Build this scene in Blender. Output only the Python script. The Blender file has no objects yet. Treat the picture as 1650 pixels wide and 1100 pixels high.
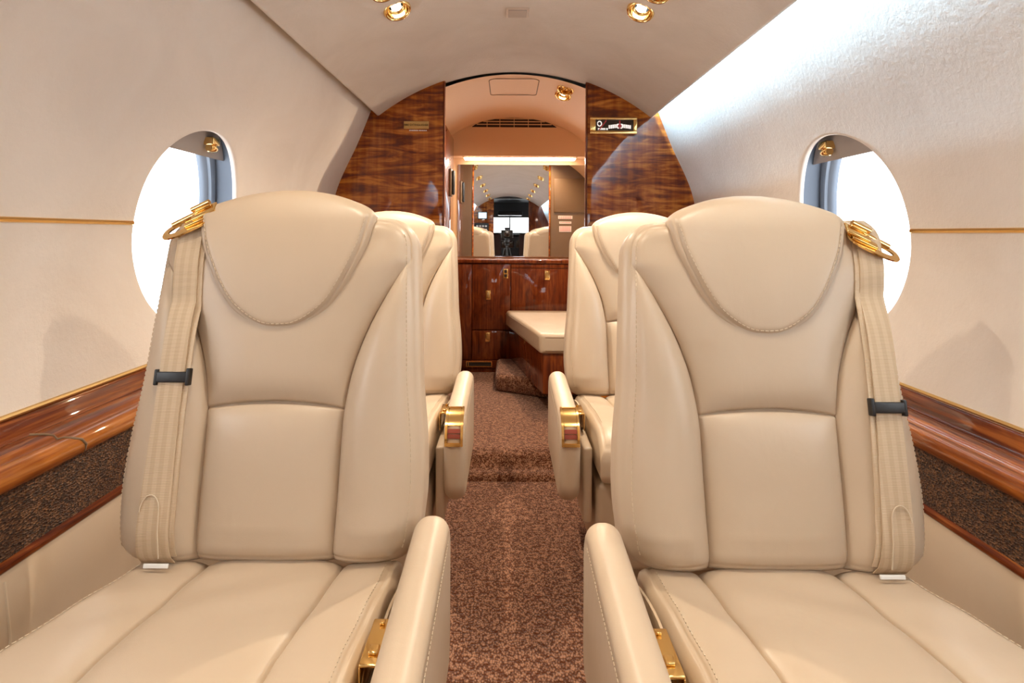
import bpy, bmesh, math
import numpy as np
from mathutils import Vector, Matrix
PI = math.pi
C = bpy.context.scene.collection
SC = bpy.context.scene

# ------------------------------------------------------------------ camera, sky, light, exposure
EYE = 1.02                                   # height of the lens above the aisle floor
cam_d = bpy.data.cameras.new('camera'); cam = bpy.data.objects.new('camera', cam_d); C.objects.link(cam)
cam.location = (0, 0, EYE); cam.rotation_euler = (PI/2, math.radians(0.0), 0)
cam_d.sensor_width = 36; cam_d.lens = 950/1650*36
cam_d.shift_x = 8/1650; cam_d.shift_y = -174/1650; cam_d.clip_start = 0.02
cam.rotation_euler.rotate_axis('Z', math.radians(0.35))
SC.camera = cam
SC.view_settings.view_transform = 'Standard'; SC.view_settings.look = 'None'
SC.view_settings.gamma = 1; SC.view_settings.exposure = 0.68
try: SC.view_settings.use_curve_mapping = False
except Exception: pass
w = bpy.data.worlds.new('sky'); SC.world = w; w.use_nodes = True
bg = w.node_tree.nodes['Background']; bg.inputs[0].default_value = (0.93, 0.96, 1.0, 1); bg.inputs[1].default_value = 3.8
SKY = bg
SPOT_W = 19.0            # each ceiling lamp
LAV_SPOT_W = 34.0
COVE_W = 14.0            # watts per metre of the light strip behind the ceiling edge
COVE = 16.0              # light strip behind the right ceiling edge
BAR = 14.0               # light bar above the mirror

CX = 0.035               # centre line of the cabin
CZ = 0.885               # height of the hull centre
YB = 2.99                # aft bulkhead
YM = 4.31                # mirror wall
YF = -4.6                # forward bulkhead
YN = -6.3                # windscreen

# ------------------------------------------------------------------ materials
def nodes(name):
    m = bpy.data.materials.new(name); m.use_nodes = True
    nt = m.node_tree; b = nt.nodes['Principled BSDF']
    return m, nt, b
def nd(nt, t, **kw):
    n = nt.nodes.new(t)
    for k, v in kw.items():
        if k in n.inputs: n.inputs[k].default_value = v
        else: setattr(n, k, v)
    return n
def coord(nt, scale=(1,1,1), rot=(0,0,0)):
    tc = nd(nt, 'ShaderNodeTexCoord'); mp = nd(nt, 'ShaderNodeMapping')
    mp.inputs['Scale'].default_value = scale; mp.inputs['Rotation'].default_value = rot
    nt.links.new(tc.outputs['Object'], mp.inputs['Vector']); return mp.outputs[0]
def ramp(nt, fac, stops):
    r = nd(nt, 'ShaderNodeValToRGB'); e = r.color_ramp.elements
    while len(e) < len(stops): e.new(0.5)
    for el, (p, c) in zip(e, stops): el.position = p; el.color = (*c, 1)
    nt.links.new(fac, r.inputs[0]); return r.outputs[0]
def bump(nt, b, h, strength, dist=0.002, prev=None):
    n = nd(nt, 'ShaderNodeBump'); n.inputs['Strength'].default_value = strength; n.inputs['Distance'].default_value = dist
    nt.links.new(h, n.inputs['Height'])
    if prev is not None: nt.links.new(prev, n.inputs['Normal'])
    nt.links.new(n.outputs[0], b.inputs['Normal']); return n.outputs[0]
def plain(name, col, rough=0.5, metal=0.0, coat=0.0, emit=None, es=0.0):
    m, nt, b = nodes(name)
    b.inputs['Base Color'].default_value = (*col, 1); b.inputs['Roughness'].default_value = rough
    b.inputs['Metallic'].default_value = metal; b.inputs['Coat Weight'].default_value = coat
    if emit: b.inputs['Emission Color'].default_value = (*emit, 1); b.inputs['Emission Strength'].default_value = es
    return m
def noise(nt, v, scale, detail=3, rough=0.5, dist=0.0):
    n = nd(nt, 'ShaderNodeTexNoise'); n.inputs['Scale'].default_value = scale; n.inputs['Detail'].default_value = detail
    n.inputs['Roughness'].default_value = rough; n.inputs['Distortion'].default_value = dist
    nt.links.new(v, n.inputs['Vector']); return n.outputs['Fac']

def leather(name, c1, c2, rough=0.38):
    m, nt, b = nodes(name); v = coord(nt)
    nt.links.new(ramp(nt, noise(nt, v, 5.0, 4), [(0.3, c1), (0.7, c2)]), b.inputs['Base Color'])
    b.inputs['Roughness'].default_value = rough; b.inputs['Specular IOR Level'].default_value = 0.5
    p = bump(nt, b, noise(nt, coord(nt, (1, 1, 0.6)), 11.0, 3, 0.5, 0.6), 0.16, 0.012)
    vo = nd(nt, 'ShaderNodeTexVoronoi'); vo.inputs['Scale'].default_value = 700; nt.links.new(v, vo.inputs['Vector'])
    bump(nt, b, vo.outputs['Distance'], 0.05, 0.001, p)
    return m
def suede(name, c1, c2, c3):
    m, nt, b = nodes(name); v = coord(nt)
    nt.links.new(ramp(nt, noise(nt, v, 3.2, 6, 0.62, 0.8), [(0.28, c1), (0.52, c2), (0.75, c3)]), b.inputs['Base Color'])
    b.inputs['Roughness'].default_value = 0.95; b.inputs['Specular IOR Level'].default_value = 0.1
    b.inputs['Sheen Weight'].default_value = 0.15
    bump(nt, b, noise(nt, v, 70.0, 5, 0.7), 0.4, 0.004)
    return m
def wood(name, dark, mid, light, figure=(7, 7, 26), grain=(70, 70, 3), rot=(0, 0, 0), coat=1.0, fw=0.65, ior=1.42):
    m, nt, b = nodes(name)
    f = noise(nt, coord(nt, figure, rot), 1.0, 3, 0.55, 1.4)
    g = noise(nt, coord(nt, grain, rot), 1.0, 3, 0.5, 0.2)
    mix = nd(nt, 'ShaderNodeMix'); mix.inputs[0].default_value = 1-fw
    nt.links.new(f, mix.inputs[2]); nt.links.new(g, mix.inputs[3])
    nt.links.new(ramp(nt, mix.outputs[0], [(0.38, dark), (0.5, mid), (0.62, light)]), b.inputs['Base Color'])
    b.inputs['Roughness'].default_value = 0.5; b.inputs['Specular IOR Level'].default_value = 0.1; b.inputs['Coat Weight'].default_value = coat
    b.inputs['Coat Roughness'].default_value = 0.03; b.inputs['Coat IOR'].default_value = ior
    return m
def carpet(name, c1, c2):
    m, nt, b = nodes(name)
    vo = nd(nt, 'ShaderNodeTexVoronoi'); vo.inputs['Scale'].default_value = 215
    nt.links.new(coord(nt, (1, 0.62, 1)), vo.inputs['Vector'])
    n = noise(nt, coord(nt), 60, 3)
    mul = nd(nt, 'ShaderNodeMath'); mul.operation = 'MULTIPLY'; nt.links.new(vo.outputs['Distance'], mul.inputs[0]); mul.inputs[1].default_value = 0.75
    add = nd(nt, 'ShaderNodeMath'); add.operation = 'SUBTRACT'; nt.links.new(n, add.inputs[0]); nt.links.new(mul.outputs[0], add.inputs[1])
    nt.links.new(ramp(nt, add.outputs[0], [(-0.0, c1), (0.4, c2)]), b.inputs['Base Color'])
    b.inputs['Roughness'].default_value = 1.0; b.inputs['Specular IOR Level'].default_value = 0.05; b.inputs['Sheen Weight'].default_value = 0.2
    inv = nd(nt, 'ShaderNodeMath'); inv.operation = 'SUBTRACT'; inv.inputs[0].default_value = 1; nt.links.new(vo.outputs['Distance'], inv.inputs[1])
    bump(nt, b, inv.outputs[0], 0.9, 0.006)
    return m
def tweed(name):
    m, nt, b = nodes(name)
    vo = nd(nt, 'ShaderNodeTexVoronoi'); vo.inputs['Scale'].default_value = 330; nt.links.new(coord(nt, (1, .6, 1)), vo.inputs['Vector'])
    r = nd(nt, 'ShaderNodeSeparateColor'); nt.links.new(vo.outputs['Color'], r.inputs[0])
    nt.links.new(ramp(nt, r.outputs[0], [(0.15, (.028, .011, .005)), (0.6, (.085, .034, .014)), (1.0, (.22, .10, .04))]), b.inputs['Base Color'])
    b.inputs['Roughness'].default_value = 0.6
    bump(nt, b, vo.outputs['Distance'], 0.8, 0.004)
    return m
def webbing(name, c1, c2):
    m, nt, b = nodes(name)
    wv = nd(nt, 'ShaderNodeTexWave'); wv.inputs['Scale'].default_value = 21; wv.bands_direction = 'X'; wv.inputs['Distortion'].default_value = 0.2
    nt.links.new(coord(nt), wv.inputs['Vector'])
    nt.links.new(ramp(nt, wv.outputs['Fac'], [(0.3, c1), (0.7, c2)]), b.inputs['Base Color'])
    b.inputs['Roughness'].default_value = 0.7
    w2 = nd(nt, 'ShaderNodeTexWave'); w2.bands_direction = 'Z'; w2.inputs['Scale'].default_value = 130; nt.links.new(coord(nt), w2.inputs['Vector'])
    bump(nt, b, w2.outputs['Fac'], 0.35, 0.001)
    return m
def glass(name):
    m = bpy.data.materials.new(name); m.use_nodes = True; nt = m.node_tree; nt.nodes.clear()
    o = nd(nt, 'ShaderNodeOutputMaterial'); t = nd(nt, 'ShaderNodeBsdfTransparent'); g = nd(nt, 'ShaderNodeBsdfGlossy')
    g.inputs['Roughness'].default_value = 0.0; mx = nd(nt, 'ShaderNodeMixShader'); mx.inputs[0].default_value = 0.05
    nt.links.new(t.outputs[0], mx.inputs[1]); nt.links.new(g.outputs[0], mx.inputs[2]); nt.links.new(mx.outputs[0], o.inputs[0])
    return m

M = dict(
    leather=leather('cream_leather', (.53, .41, .29), (.57, .445, .32)),
    thread=plain('cream_thread', (.62, .50, .36), 0.7),
    seam=plain('seam_brown', (.25, .16, .09), 0.8),
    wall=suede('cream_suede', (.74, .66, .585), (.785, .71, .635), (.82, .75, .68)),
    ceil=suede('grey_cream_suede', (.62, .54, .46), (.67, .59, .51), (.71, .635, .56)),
    wood=wood('figured_wood', (.11, .017, .002), (.30, .064, .005), (.58, .19, .022), figure=(4, 4, 24), grain=(34, 34, 2), fw=.74, ior=1.52),
    cabinet=wood('red_wood', (.065, .010, .002), (.135, .024, .004), (.22, .050, .009), figure=(16, 16, 5), grain=(90, 90, 3), fw=.55),
    ledge=wood('ledge_wood', (.07, .010, .002), (.16, .030, .005), (.33, .095, .017), figure=(34, 2.2, 34), grain=(120, 4, 120), fw=.7, ior=1.55),
    rail=wood('rail_wood', (.17, .036, .005), (.32, .085, .012), (.47, .16, .027), figure=(34, 2.2, 34), grain=(120, 4, 120), fw=.7, ior=1.5),
    carpet=carpet('brown_loop_carpet', (.10, .028, .009), (.45, .225, .13)),
    tweed=tweed('brown_weave'),
    gold=plain('polished_gold', (.88, .58, .22), 0.13, 1.0),
    brass=plain('satin_brass', (.72, .50, .22), 0.3, 1.0),
    goldplate=plain('gold_lacquer', (.60, .36, .11), 0.45),
    tan=plain('tan_laminate', (.74, .43, .21), 0.55),
    brown=plain('brown_laminate', (.13, .065, .024), 0.45),
    black=plain('black_plastic', (.012, .012, .013), 0.4),
    dark=plain('dark_void', (.02, .012, .008), 0.8),
    darkgrey=plain('dark_grey_panel', (.05, .055, .06), 0.5),
    white=plain('white_tag', (.85, .85, .82), 0.6),
    frame=plain('blue_grey_frame', (.22, .27, .34), 0.45),
    recess=plain('grey_recess', (.11, .135, .175), 0.6),
    shade=plain('grey_brown_shade', (.36, .31, .28), 0.7),
    strap=webbing('cream_webbing', (.54, .40, .26), (.60, .46, .315)),
    mirror=plain('mirror_silver', (.93, .93, .93), 0.0, 1.0),
    glass=glass('window_glass'),
    lamp=plain('lamp_face', (1, 1, 1), 0.5, emit=(1, .86, .62), es=14.0),
    strip=plain('cove_strip', (1, 1, 1), 0.5, emit=(.92, .96, 1.0), es=COVE),
    bar=plain('bar_diffuser', (1, 1, 1), 0.5, emit=(1, .95, .88), es=BAR),
    red=plain('red_wood_button', (.30, .05, .03), 0.25, coat=.6),
    screen=plain('lit_screen', (.1, .12, .14), 0.2, emit=(.75, .88, .95), es=0.9),
    ink=plain('dark_ink', (.035, .018, .006), 0.7),
    redink=plain('red_ink', (.55, .04, .05), 0.5),
    lens=plain('dark_lens', (.02, .012, .010), 0.1, coat=.6),
    whitelit=plain('white_symbol', (.9, .88, .86), 0.4, emit=(1, .95, .9), es=0.35),
    placard=plain('pale_placard', (.62, .50, .40), 0.5),
    jacket=plain('dark_brown_cloth', (.05, .022, .018), 0.8),
)

# ------------------------------------------------------------------ mesh helpers
def put(name, me_or_bm, mat, parent=None, smooth=True, ang=40, loc=None):
    if isinstance(me_or_bm, bmesh.types.BMesh):
        me = bpy.data.meshes.new(name); me_or_bm.to_mesh(me); me_or_bm.free()
    else: me = me_or_bm
    if mat is not None:
        me.materials.clear(); me.materials.append(M[mat] if isinstance(mat, str) else mat)
    if smooth:
        me.polygons.foreach_set('use_smooth', [True]*len(me.polygons))
        me.set_sharp_from_angle(angle=math.radians(ang))
    o = bpy.data.objects.new(name, me); C.objects.link(o)
    if parent is not None: o.parent = parent
    if loc is not None: o.location = loc
    return o
def thing(name, label, cat, loc=(0, 0, 0), rz=0, group=None):
    o = bpy.data.objects.new(name, None); C.objects.link(o); o.empty_display_size = .1
    o.location = loc; o.rotation_euler = (0, 0, rz)
    return tag(o, label, cat, group)
def tag(o, label, cat, group=None):
    o['label'] = label; o['category'] = cat
    if group: o['group'] = group
    return o
def struct(o, label=None, cat=None):
    o['kind'] = 'structure'
    if label: o['label'] = label
    if cat: o['category'] = cat
    return o
def box(bm, x0, x1, y0, y1, z0, z1, bev=0.0, seg=3):
    r = bmesh.ops.create_cube(bm, size=1)
    vs = r['verts']
    for v in vs:
        v.co = Vector(((x0+x1)/2+v.co.x*(x1-x0), (y0+y1)/2+v.co.y*(y1-y0), (z0+z1)/2+v.co.z*(z1-z0)))
    if bev > 0:
        es = list({e for v in vs for e in v.link_edges})
        bmesh.ops.bevel(bm, geom=es, offset=bev, segments=seg, profile=0.5, affect='EDGES')
    return bm
def B(*a, **k): return box(bmesh.new(), *a, **k)
def tube(bm, pts, r, n=10, cap=True):
    pts = [Vector(p) for p in pts]; rings = []
    up = Vector((0, 0, 1))
    for i, p in enumerate(pts):
        t = (pts[min(i+1, len(pts)-1)]-pts[max(i-1, 0)]).normalized()
        a = t.cross(up)
        if a.length < 1e-3: a = t.cross(Vector((1, 0, 0)))
        a.normalize(); b = t.cross(a)
        rr = r[i] if isinstance(r, (list, tuple)) else r
        rings.append([bm.verts.new(p+a*rr*math.cos(2*PI*k/n)+b*rr*math.sin(2*PI*k/n)) for k in range(n)])
    for q in range(len(rings)-1):
        for k in range(n):
            bm.faces.new((rings[q][k], rings[q][(k+1) % n], rings[q+1][(k+1) % n], rings[q+1][k]))
    if cap: bm.faces.new(rings[0][::-1]); bm.faces.new(rings[-1])
    return bm
def lathe(bm, prof, n=40, mat=Matrix(), cap0=False, cap1=False):
    rings = [[bm.verts.new(mat @ Vector((r*math.cos(2*PI*k/n), r*math.sin(2*PI*k/n), z))) for k in range(n)] for r, z in prof]
    for q in range(len(rings)-1):
        for k in range(n):
            bm.faces.new((rings[q][k], rings[q][(k+1) % n], rings[q+1][(k+1) % n], rings[q+1][k]))
    if cap0: bm.faces.new(rings[0][::-1])
    if cap1: bm.faces.new(rings[-1])
    return bm
def prism(bm, poly, z0, z1, bev=0.0, seg=3):
    a = [bm.verts.new((x, y, z0)) for x, y in poly]; b = [bm.verts.new((x, y, z1)) for x, y in poly]
    n = len(poly); bm.faces.new(a[::-1]); bm.faces.new(b)
    for k in range(n): bm.faces.new((a[k], a[(k+1) % n], b[(k+1) % n], b[k]))
    bmesh.ops.recalc_face_normals(bm, faces=bm.faces)
    if bev > 0: bmesh.ops.bevel(bm, geom=bm.edges[:], offset=bev, segments=seg, profile=.5, affect='EDGES')
    return bm
def sweep_y(bm, prof, y0, y1, ny=2, closed=False):
    """profile of (x, z) points run along y"""
    cols = [[bm.verts.new((x, y0+(y1-y0)*j/(ny-1), z)) for j in range(ny)] for x, z in prof]
    m = len(prof)
    for i in range(m if closed else m-1):
        for j in range(ny-1):
            bm.faces.new((cols[i][j], cols[(i+1) % m][j], cols[(i+1) % m][j+1], cols[i][j+1]))
    if closed:
        bm.faces.new([c[0] for c in cols]); bm.faces.new([c[-1] for c in cols][::-1])
    bmesh.ops.recalc_face_normals(bm, faces=bm.faces)
    return bm
def catmull(pts, n=20):
    P = [np.array(p, float) for p in pts]; P = [2*P[0]-P[1]]+P+[2*P[-1]-P[-2]]; out = []
    for i in range(1, len(P)-2):
        for k in range(n):
            t = k/n; a, b, c, d = P[i-1:i+3]
            out.append(0.5*((2*b)+(-a+c)*t+(2*a-5*b+4*c-d)*t*t+(-a+3*b-3*c+d)*t**3))
    out.append(P[-2]); return np.array(out)
def interp(xs, ys): return lambda t: float(np.interp(t, xs, ys))
def smooth_fn(pts, n=24):
    c = catmull(pts, n); return lambda t: float(np.interp(t, c[:, 0], c[:, 1]))
def text_mesh(s, size, depth=0.0006, align='CENTER'):
    cu = bpy.data.curves.new('lettering', 'FONT'); cu.body = s; cu.size = size; cu.align_x = align; cu.align_y = 'CENTER'; cu.extrude = depth
    o = bpy.data.objects.new('lettering', cu); C.objects.link(o)
    bpy.context.view_layer.update()
    me = bpy.data.meshes.new_from_object(o.evaluated_get(bpy.context.evaluated_depsgraph_get()))
    bpy.data.objects.remove(o); bpy.data.curves.remove(cu); return me

def holed(bm, S, ub, vb, nu, nv, holes, rim=None):
    """sheet S(u, v) -> point cut into cells by ub x vb; holes[(i, j)] = (cu, cv, ru, rv) elliptical openings;
    rim = [(scale, depth)] carries each opening's edge outward through S(u, v, depth)"""
    for i in range(len(ub)-1):
        for j in range(len(vb)-1):
            us = np.linspace(ub[i], ub[i+1], nu[i]+1); vs = np.linspace(vb[j], vb[j+1], nv[j]+1)
            if (i, j) not in holes:
                g = [[bm.verts.new(S(u, v, 0)) for v in vs] for u in us]
                for a in range(nu[i]):
                    for b in range(nv[j]):
                        bm.faces.new((g[a][b], g[a+1][b], g[a+1][b+1], g[a][b+1]))
            else:
                cu, cv, ru, rv = holes[(i, j)]
                ring = [(u, vs[0]) for u in us]+[(us[-1], v) for v in vs[1:]]+[(u, vs[-1]) for u in us[::-1][1:]]+[(us[0], v) for v in vs[::-1][1:-1]]
                m = len(ring); K = 7; loops = []
                ang = [math.atan2((v-cv)/rv, (u-cu)/ru) for u, v in ring]
                for k in range(K+1):
                    t = (k/K)**0.8
                    loops.append([bm.verts.new(S(u*(1-t)+(cu+ru*math.cos(a))*t, v*(1-t)+(cv+rv*math.sin(a))*t, 0)) for (u, v), a in zip(ring, ang)])
                for sc, dp in (rim or []):
                    loops.append([bm.verts.new(S(cu+ru*sc*math.cos(a), cv+rv*sc*math.sin(a), dp)) for a in ang])
                for k in range(len(loops)-1):
                    for q in range(m):
                        bm.faces.new((loops[k][q], loops[k][(q+1) % m], loops[k+1][(q+1) % m], loops[k+1][q]))
    bmesh.ops.remove_doubles(bm, verts=bm.verts, dist=1e-5)
    bmesh.ops.recalc_face_normals(bm, faces=bm.faces)
    return bm

# ------------------------------------------------------------------ the hull
HULL = catmull([(.936, -.24), (.946, -.10), (.948, 0), (.938, .15), (.897, .3585), (.80, .575), (.753, .690), (.728, .755), (.698, .83)], 30)
HS = np.concatenate([[0], np.cumsum(np.linalg.norm(np.diff(HULL, axis=0), axis=1))])
def hull_at(s):
    x = np.interp(s, HS, HULL[:, 0]); z = np.interp(s, HS, HULL[:, 1])
    x1 = np.interp(s+.01, HS, HULL[:, 0]); z1 = np.interp(s+.01, HS, HULL[:, 1]); x0 = np.interp(s-.01, HS, HULL[:, 0]); z0 = np.interp(s-.01, HS, HULL[:, 1])
    t = np.array([x1-x0, z1-z0]); t /= np.linalg.norm(t); return x, z, t[1], -t[0]
def s_of_z(zr): return float(np.interp(zr, HULL[:, 1], HS))
def side_surf(sg):
    def S(y, s, d=0):
        x, z, nx, nz = hull_at(s); return Vector((CX+sg*(x+nx*d), y, CZ+z+nz*d))
    return S
WS = s_of_z(.15); WHY, WHS = .266, .280
WY = [1.69, .52, -.63, -1.78, -2.93]
RIM = [(.993, .002), (.987, .005), (.985, .010), (.988, .014), (1.03, .016)]
SMAX = HS[-1]
DZ = {-1: 0.0, 1: -.027}          # the right ledge sits a little lower
def hull_wall(sg, name, label):
    EYE = 1.02+DZ[sg]
    S = side_surf(sg)
    ys = sorted(WY); ub = [YN]; nu = []; holes = {}
    for y in ys:
        ub += [y-.31, y+.31]; nu += [6, 26]
        holes[(len(ub)-2-0, 1)] = (y, WS, WHY, WHS)
    ub += [YM+.05]; nu += [16]
    holes = {(2*k+1, 1): (y, WS, WHY, WHS) for k, y in enumerate(ys)}
    vb = [0, WS-.325, WS+.325, SMAX]; nv = [3, 26, 14]
    bm = holed(bmesh.new(), S, ub, vb, nu, nv, holes, RIM)
    o = struct(put(name, bm, 'wall', ang=60), label, 'wall')
    # fabric-covered lower side and woven panel below the ledge
    low = [(.845, .135-1.02+.55-.0), ]
    def X(x): return CX+sg*x
    bm = bmesh.new()
    sweep_y(bm, [(X(.87), EYE-.545), (X(.855), EYE-.57), (X(.845), EYE-.66), (X(.842), .10), (X(.80), .01), (X(.80), -.02)], YN, YM, 2)
    p = put('lower_panel', bm, 'leather', o); p['label'] = 'cream leather covered lower side panel'
    if sg < 0:
        put('panel_seam', tube(bmesh.new(), [(X(.8545), .965, EYE-.575), (X(.8445), .965, EYE-.66), (X(.8415), .965, .12)], .0025, 6), 'thread', p)
    bm = bmesh.new(); sweep_y(bm, [(X(.862), EYE-.41), (X(.864), EYE-.552)], YN, YM, 2)
    put('woven_panel', bm, 'tweed', o)['label'] = 'brown woven inset panel'
    return o
wl = hull_wall(-1, 'wall_left', 'cream suede side wall with an oval window, on the left')
wr = hull_wall(1, 'wall_right', 'cream suede side wall with an oval window, washed by the cove light')

def ledge(sg, n):
    def X(x): return CX+sg*x
    EYE = 1.02+DZ[sg]
    top = [(.95, -.343), (.937, -.343), (.930, -.349), (.926, -.374), (.923, -.379), (.917, -.380), (.913, -.377), (.904, -.378), (.886, -.383), (.880, -.387), (.878, -.392), (.872, -.393), (.867, -.391), (.858, -.394), (.851, -.400), (.848, -.410), (.849, -.420), (.854, -.428), (.862, -.431), (.87, -.44), (.95, -.44)]
    bm = sweep_y(bmesh.new(), [(X(x), EYE+z) for x, z in top], YF, YB-.002, 2, closed=True)
    o = struct(put('trim_%d' % n, bm, 'ledge', ang=50), 'polished wood ledge under the oval window, %s side' % ('left' if sg < 0 else 'right'), 'trim')
    rp = [(.889, -.3815), (.880, -.3855), (.8765, -.3905), (.872, -.3915), (.867, -.3890), (.858, -.3925), (.8495, -.399), (.8465, -.410), (.8475, -.421), (.853, -.4295), (.862, -.4325), (.87, -.42), (.88, -.40)]
    bm = sweep_y(bmesh.new(), [(X(x), EYE+z) for x, z in rp], YF, YB-.002, 2, closed=True)
    put('front_rail', bm, 'rail', o, ang=50)
    low = [(.872, -.546), (.860, -.547), (.853, -.551), (.852, -.557), (.857, -.563), (.872, -.565)]
    bm = sweep_y(bmesh.new(), [(X(x), EYE+z) for x, z in low], YF, YB-.002, 2, closed=True)
    put('lower_rail', bm, 'ledge', o, ang=50)
    bm = tube(bmesh.new(), [(X(.9385), YF, EYE-.338), (X(.9385), YB-.003, EYE-.338)], .0055, 8)
    put('gold_edge', bm, 'brass', o)
    if sg < 0:
        pts = [(.912, -.376), (.895, -.3795), (.883, -.384), (.876, -.391), (.866, -.390), (.856, -.394), (.849, -.400), (.8465, -.412), (.851, -.425)]
        y = [1.085, 1.098, 1.105, 1.105, 1.11, 1.12, 1.132, 1.140, 1.142]
        bm = tube(bmesh.new(), [(X(x), yy+.0, EYE+z) for (x, z), yy in zip(pts, y)], .0028, 8)
        put('table_joint', bm, 'seam', o)
    return o
ledge(-1, 1); ledge(1, 2)
def gold_line(sg, n):
    S = side_surf(sg); s0 = s_of_z(.135+(.020 if sg < 0 else .012)); ys = sorted(WY)
    segs = [YF]+[q for y in ys for q in (y-WHY-.004, y+WHY+.004)]+[YB-.003]
    bm = bmesh.new()
    for k in range(0, len(segs), 2):
        tube(bm, [S(segs[k], s0, 0.0), S(segs[k+1], s0, 0.0)], .0056, 8)
    return struct(put('trim_%d' % n, bm, 'gold'), 'thin gold line along the suede wall, %s of the window' % ('left' if sg < 0 else 'right'), 'trim')
gold_line(-1, 3); gold_line(1, 4)

# windows
def window(sg, y, n, full):
    S = side_surf(sg)
    def E(a, sc, dp): return S(y+WHY*sc*math.cos(a), WS+WHS*sc*math.sin(a), dp)
    N = 72; A = [2*PI*k/N for k in range(N)]
    def loops(prof):
        bm = bmesh.new(); L = [[bm.verts.new(E(a, sc, dp)) for a in A] for sc, dp in prof]
        for k in range(len(L)-1):
            for q in range(N): bm.faces.new((L[k][q], L[k][(q+1) % N], L[k+1][(q+1) % N], L[k+1][q]))
        return bm
    root = struct(put('window_%d' % n, loops([(1.03, .016), (1.07, .020), (1.08, .04), (1.08, .088)]), 'recess'),
                  ('oval cabin window behind the %s front seat, shade raised' % ('left' if sg < 0 else 'right')) if full else 'oval cabin window further forward', 'window')
    put('window_frame', loops([(1.08, .084), (1.01, .081), (.985, .084), (.975, .092), (.93, .096), (.91, .104), (.90, .112)]), 'frame', root)
    bm = bmesh.new(); bm.faces.new([bm.verts.new(E(a, 1.0, .104)) for a in A])
    put('pane', bm, 'glass', root, smooth=False)
    # pleated shade pulled up to its top position
    zs = s_of_z(.135+.212); top = WS+WHS*1.05
    bm = bmesh.new(); g = []
    for s in np.linspace(zs, top, 10):
        h = WHY*1.07*math.sqrt(max(0.02, 1-((s-WS)/(WHS*1.07))**2))
        g.append([[bm.verts.new(S(y+h*u, s, d)) for u in np.linspace(-1, 1, 13)] for d in (.052, .058)])
    for a in range(9):
        for b in range(12):
            for d in (0, 1): bm.faces.new((g[a][d][b], g[a][d][b+1], g[a+1][d][b+1], g[a+1][d][b]))
    for b in range(12): bm.faces.new((g[0][0][b], g[0][0][b+1], g[0][1][b+1], g[0][1][b]))
    bmesh.ops.recalc_face_normals(bm, faces=bm.faces)
    sh = put('shade', bm, 'shade', root)
    if full:
        bm = bmesh.new(); c = S(y+.080, zs+.046, .040); u = (S(y, zs+.05, .05)-S(y, zs, .05)).normalized()
        box(bm, -.016, .016, -.020, .020, -.012, .012, .004)
        lathe(bm, [(.011, -.018), (.013, -.014), (.013, .014), (.011, .018)], 16, Matrix.Translation((0, 0, -.02)) @ Matrix.Rotation(PI/2, 4, 'X'), True, True)
        bmesh.ops.transform(bm, matrix=Matrix.Translation(c), verts=bm.verts)
        put('shade_handle', bm, 'gold', sh)
    return root
k = 1
for y in WY:
    for sg in (-1, 1): window(sg, y, k, y > 1); k += 1

# ceiling panel with openings for the lamps
RC, ZC = 1.116, .735
def ceil_surf(u, v, d=0):
    r = RC+d; return Vector((CX+r*math.sin(v), u, ZC+r*math.cos(v)))
VE = math.asin(.686/RC)
LAMP_Y = [1.98, .78, -.42, -1.62, -2.82, -4.0]; GASP_DY = -.175
LV = math.asin(.41/RC); GV = math.asin(.422/RC)
ub = [YF]; nu = []; holes = {}
for y in sorted(LAMP_Y):
    for yy, vv, r in ((y+GASP_DY, GV, .031), (y, LV, .034)):
        ub += [yy-.06, yy+.06] if yy-.06 > ub[-1]+1e-6 else [yy+.06]
        if len(nu) < len(ub)-2: nu.append(4)
        i = len(ub)-2; nu.append(10)
        holes[(i, 1)] = (yy, -vv, r, r/RC); holes[(i, 3)] = (yy, vv, r, r/RC)
ub.append(YB+.05); nu.append(6)
dv = .075/RC; lv = (LV+GV)/2
bm = holed(bmesh.new(), ceil_surf, ub, [-VE, -lv-dv, -lv+dv, lv-dv, lv+dv, VE], nu, [10, 10, 20, 10, 10], holes, [(.97, .004), (.96, .012)])
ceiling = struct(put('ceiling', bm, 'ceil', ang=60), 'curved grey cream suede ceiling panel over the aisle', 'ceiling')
for sg in (-1, 1):
    e = VE; lip = []
    for a in np.linspace(0, PI*1.05, 9):
        lip.append((e+.010*math.sin(a)/RC, .010*(1-math.cos(a))))
    lip.append((e-.05/RC, .024))
    bm = bmesh.new(); sweep_y(bm, [(CX+sg*(RC+d)*math.sin(v), ZC+(RC+d)*math.cos(v)) for v, d in lip], YF, YB-.001, 2)
    put('edge_roll', bm, 'ceil', ceiling)
# shallow hatch outlines on the ceiling
def hatch(parent, y0, y1, x0, x1, surf, mat, name, r=.03):
    pts = []
    for cx, cy, a0 in ((x1-r, y1-r, 0), (x0+r, y1-r, PI/2), (x0+r, y0+r, PI), (x1-r, y0+r, 1.5*PI)):
        for a in np.linspace(a0, a0+PI/2, 6): pts.append((cx+r*math.cos(a), cy+r*math.sin(a)))
    pts.append(pts[0])
    bm = tube(bmesh.new(), [surf(x, y) for x, y in pts], .0022, 6, False); return put(name, bm, mat, parent)
cs = lambda x, y: Vector((x, y, ZC+math.sqrt(RC**2-(x-CX)**2)-.0006))
hatch(ceiling, 1.62, 2.02, -.075, .135, cs, 'seam', 'hatch_outline')
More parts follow.
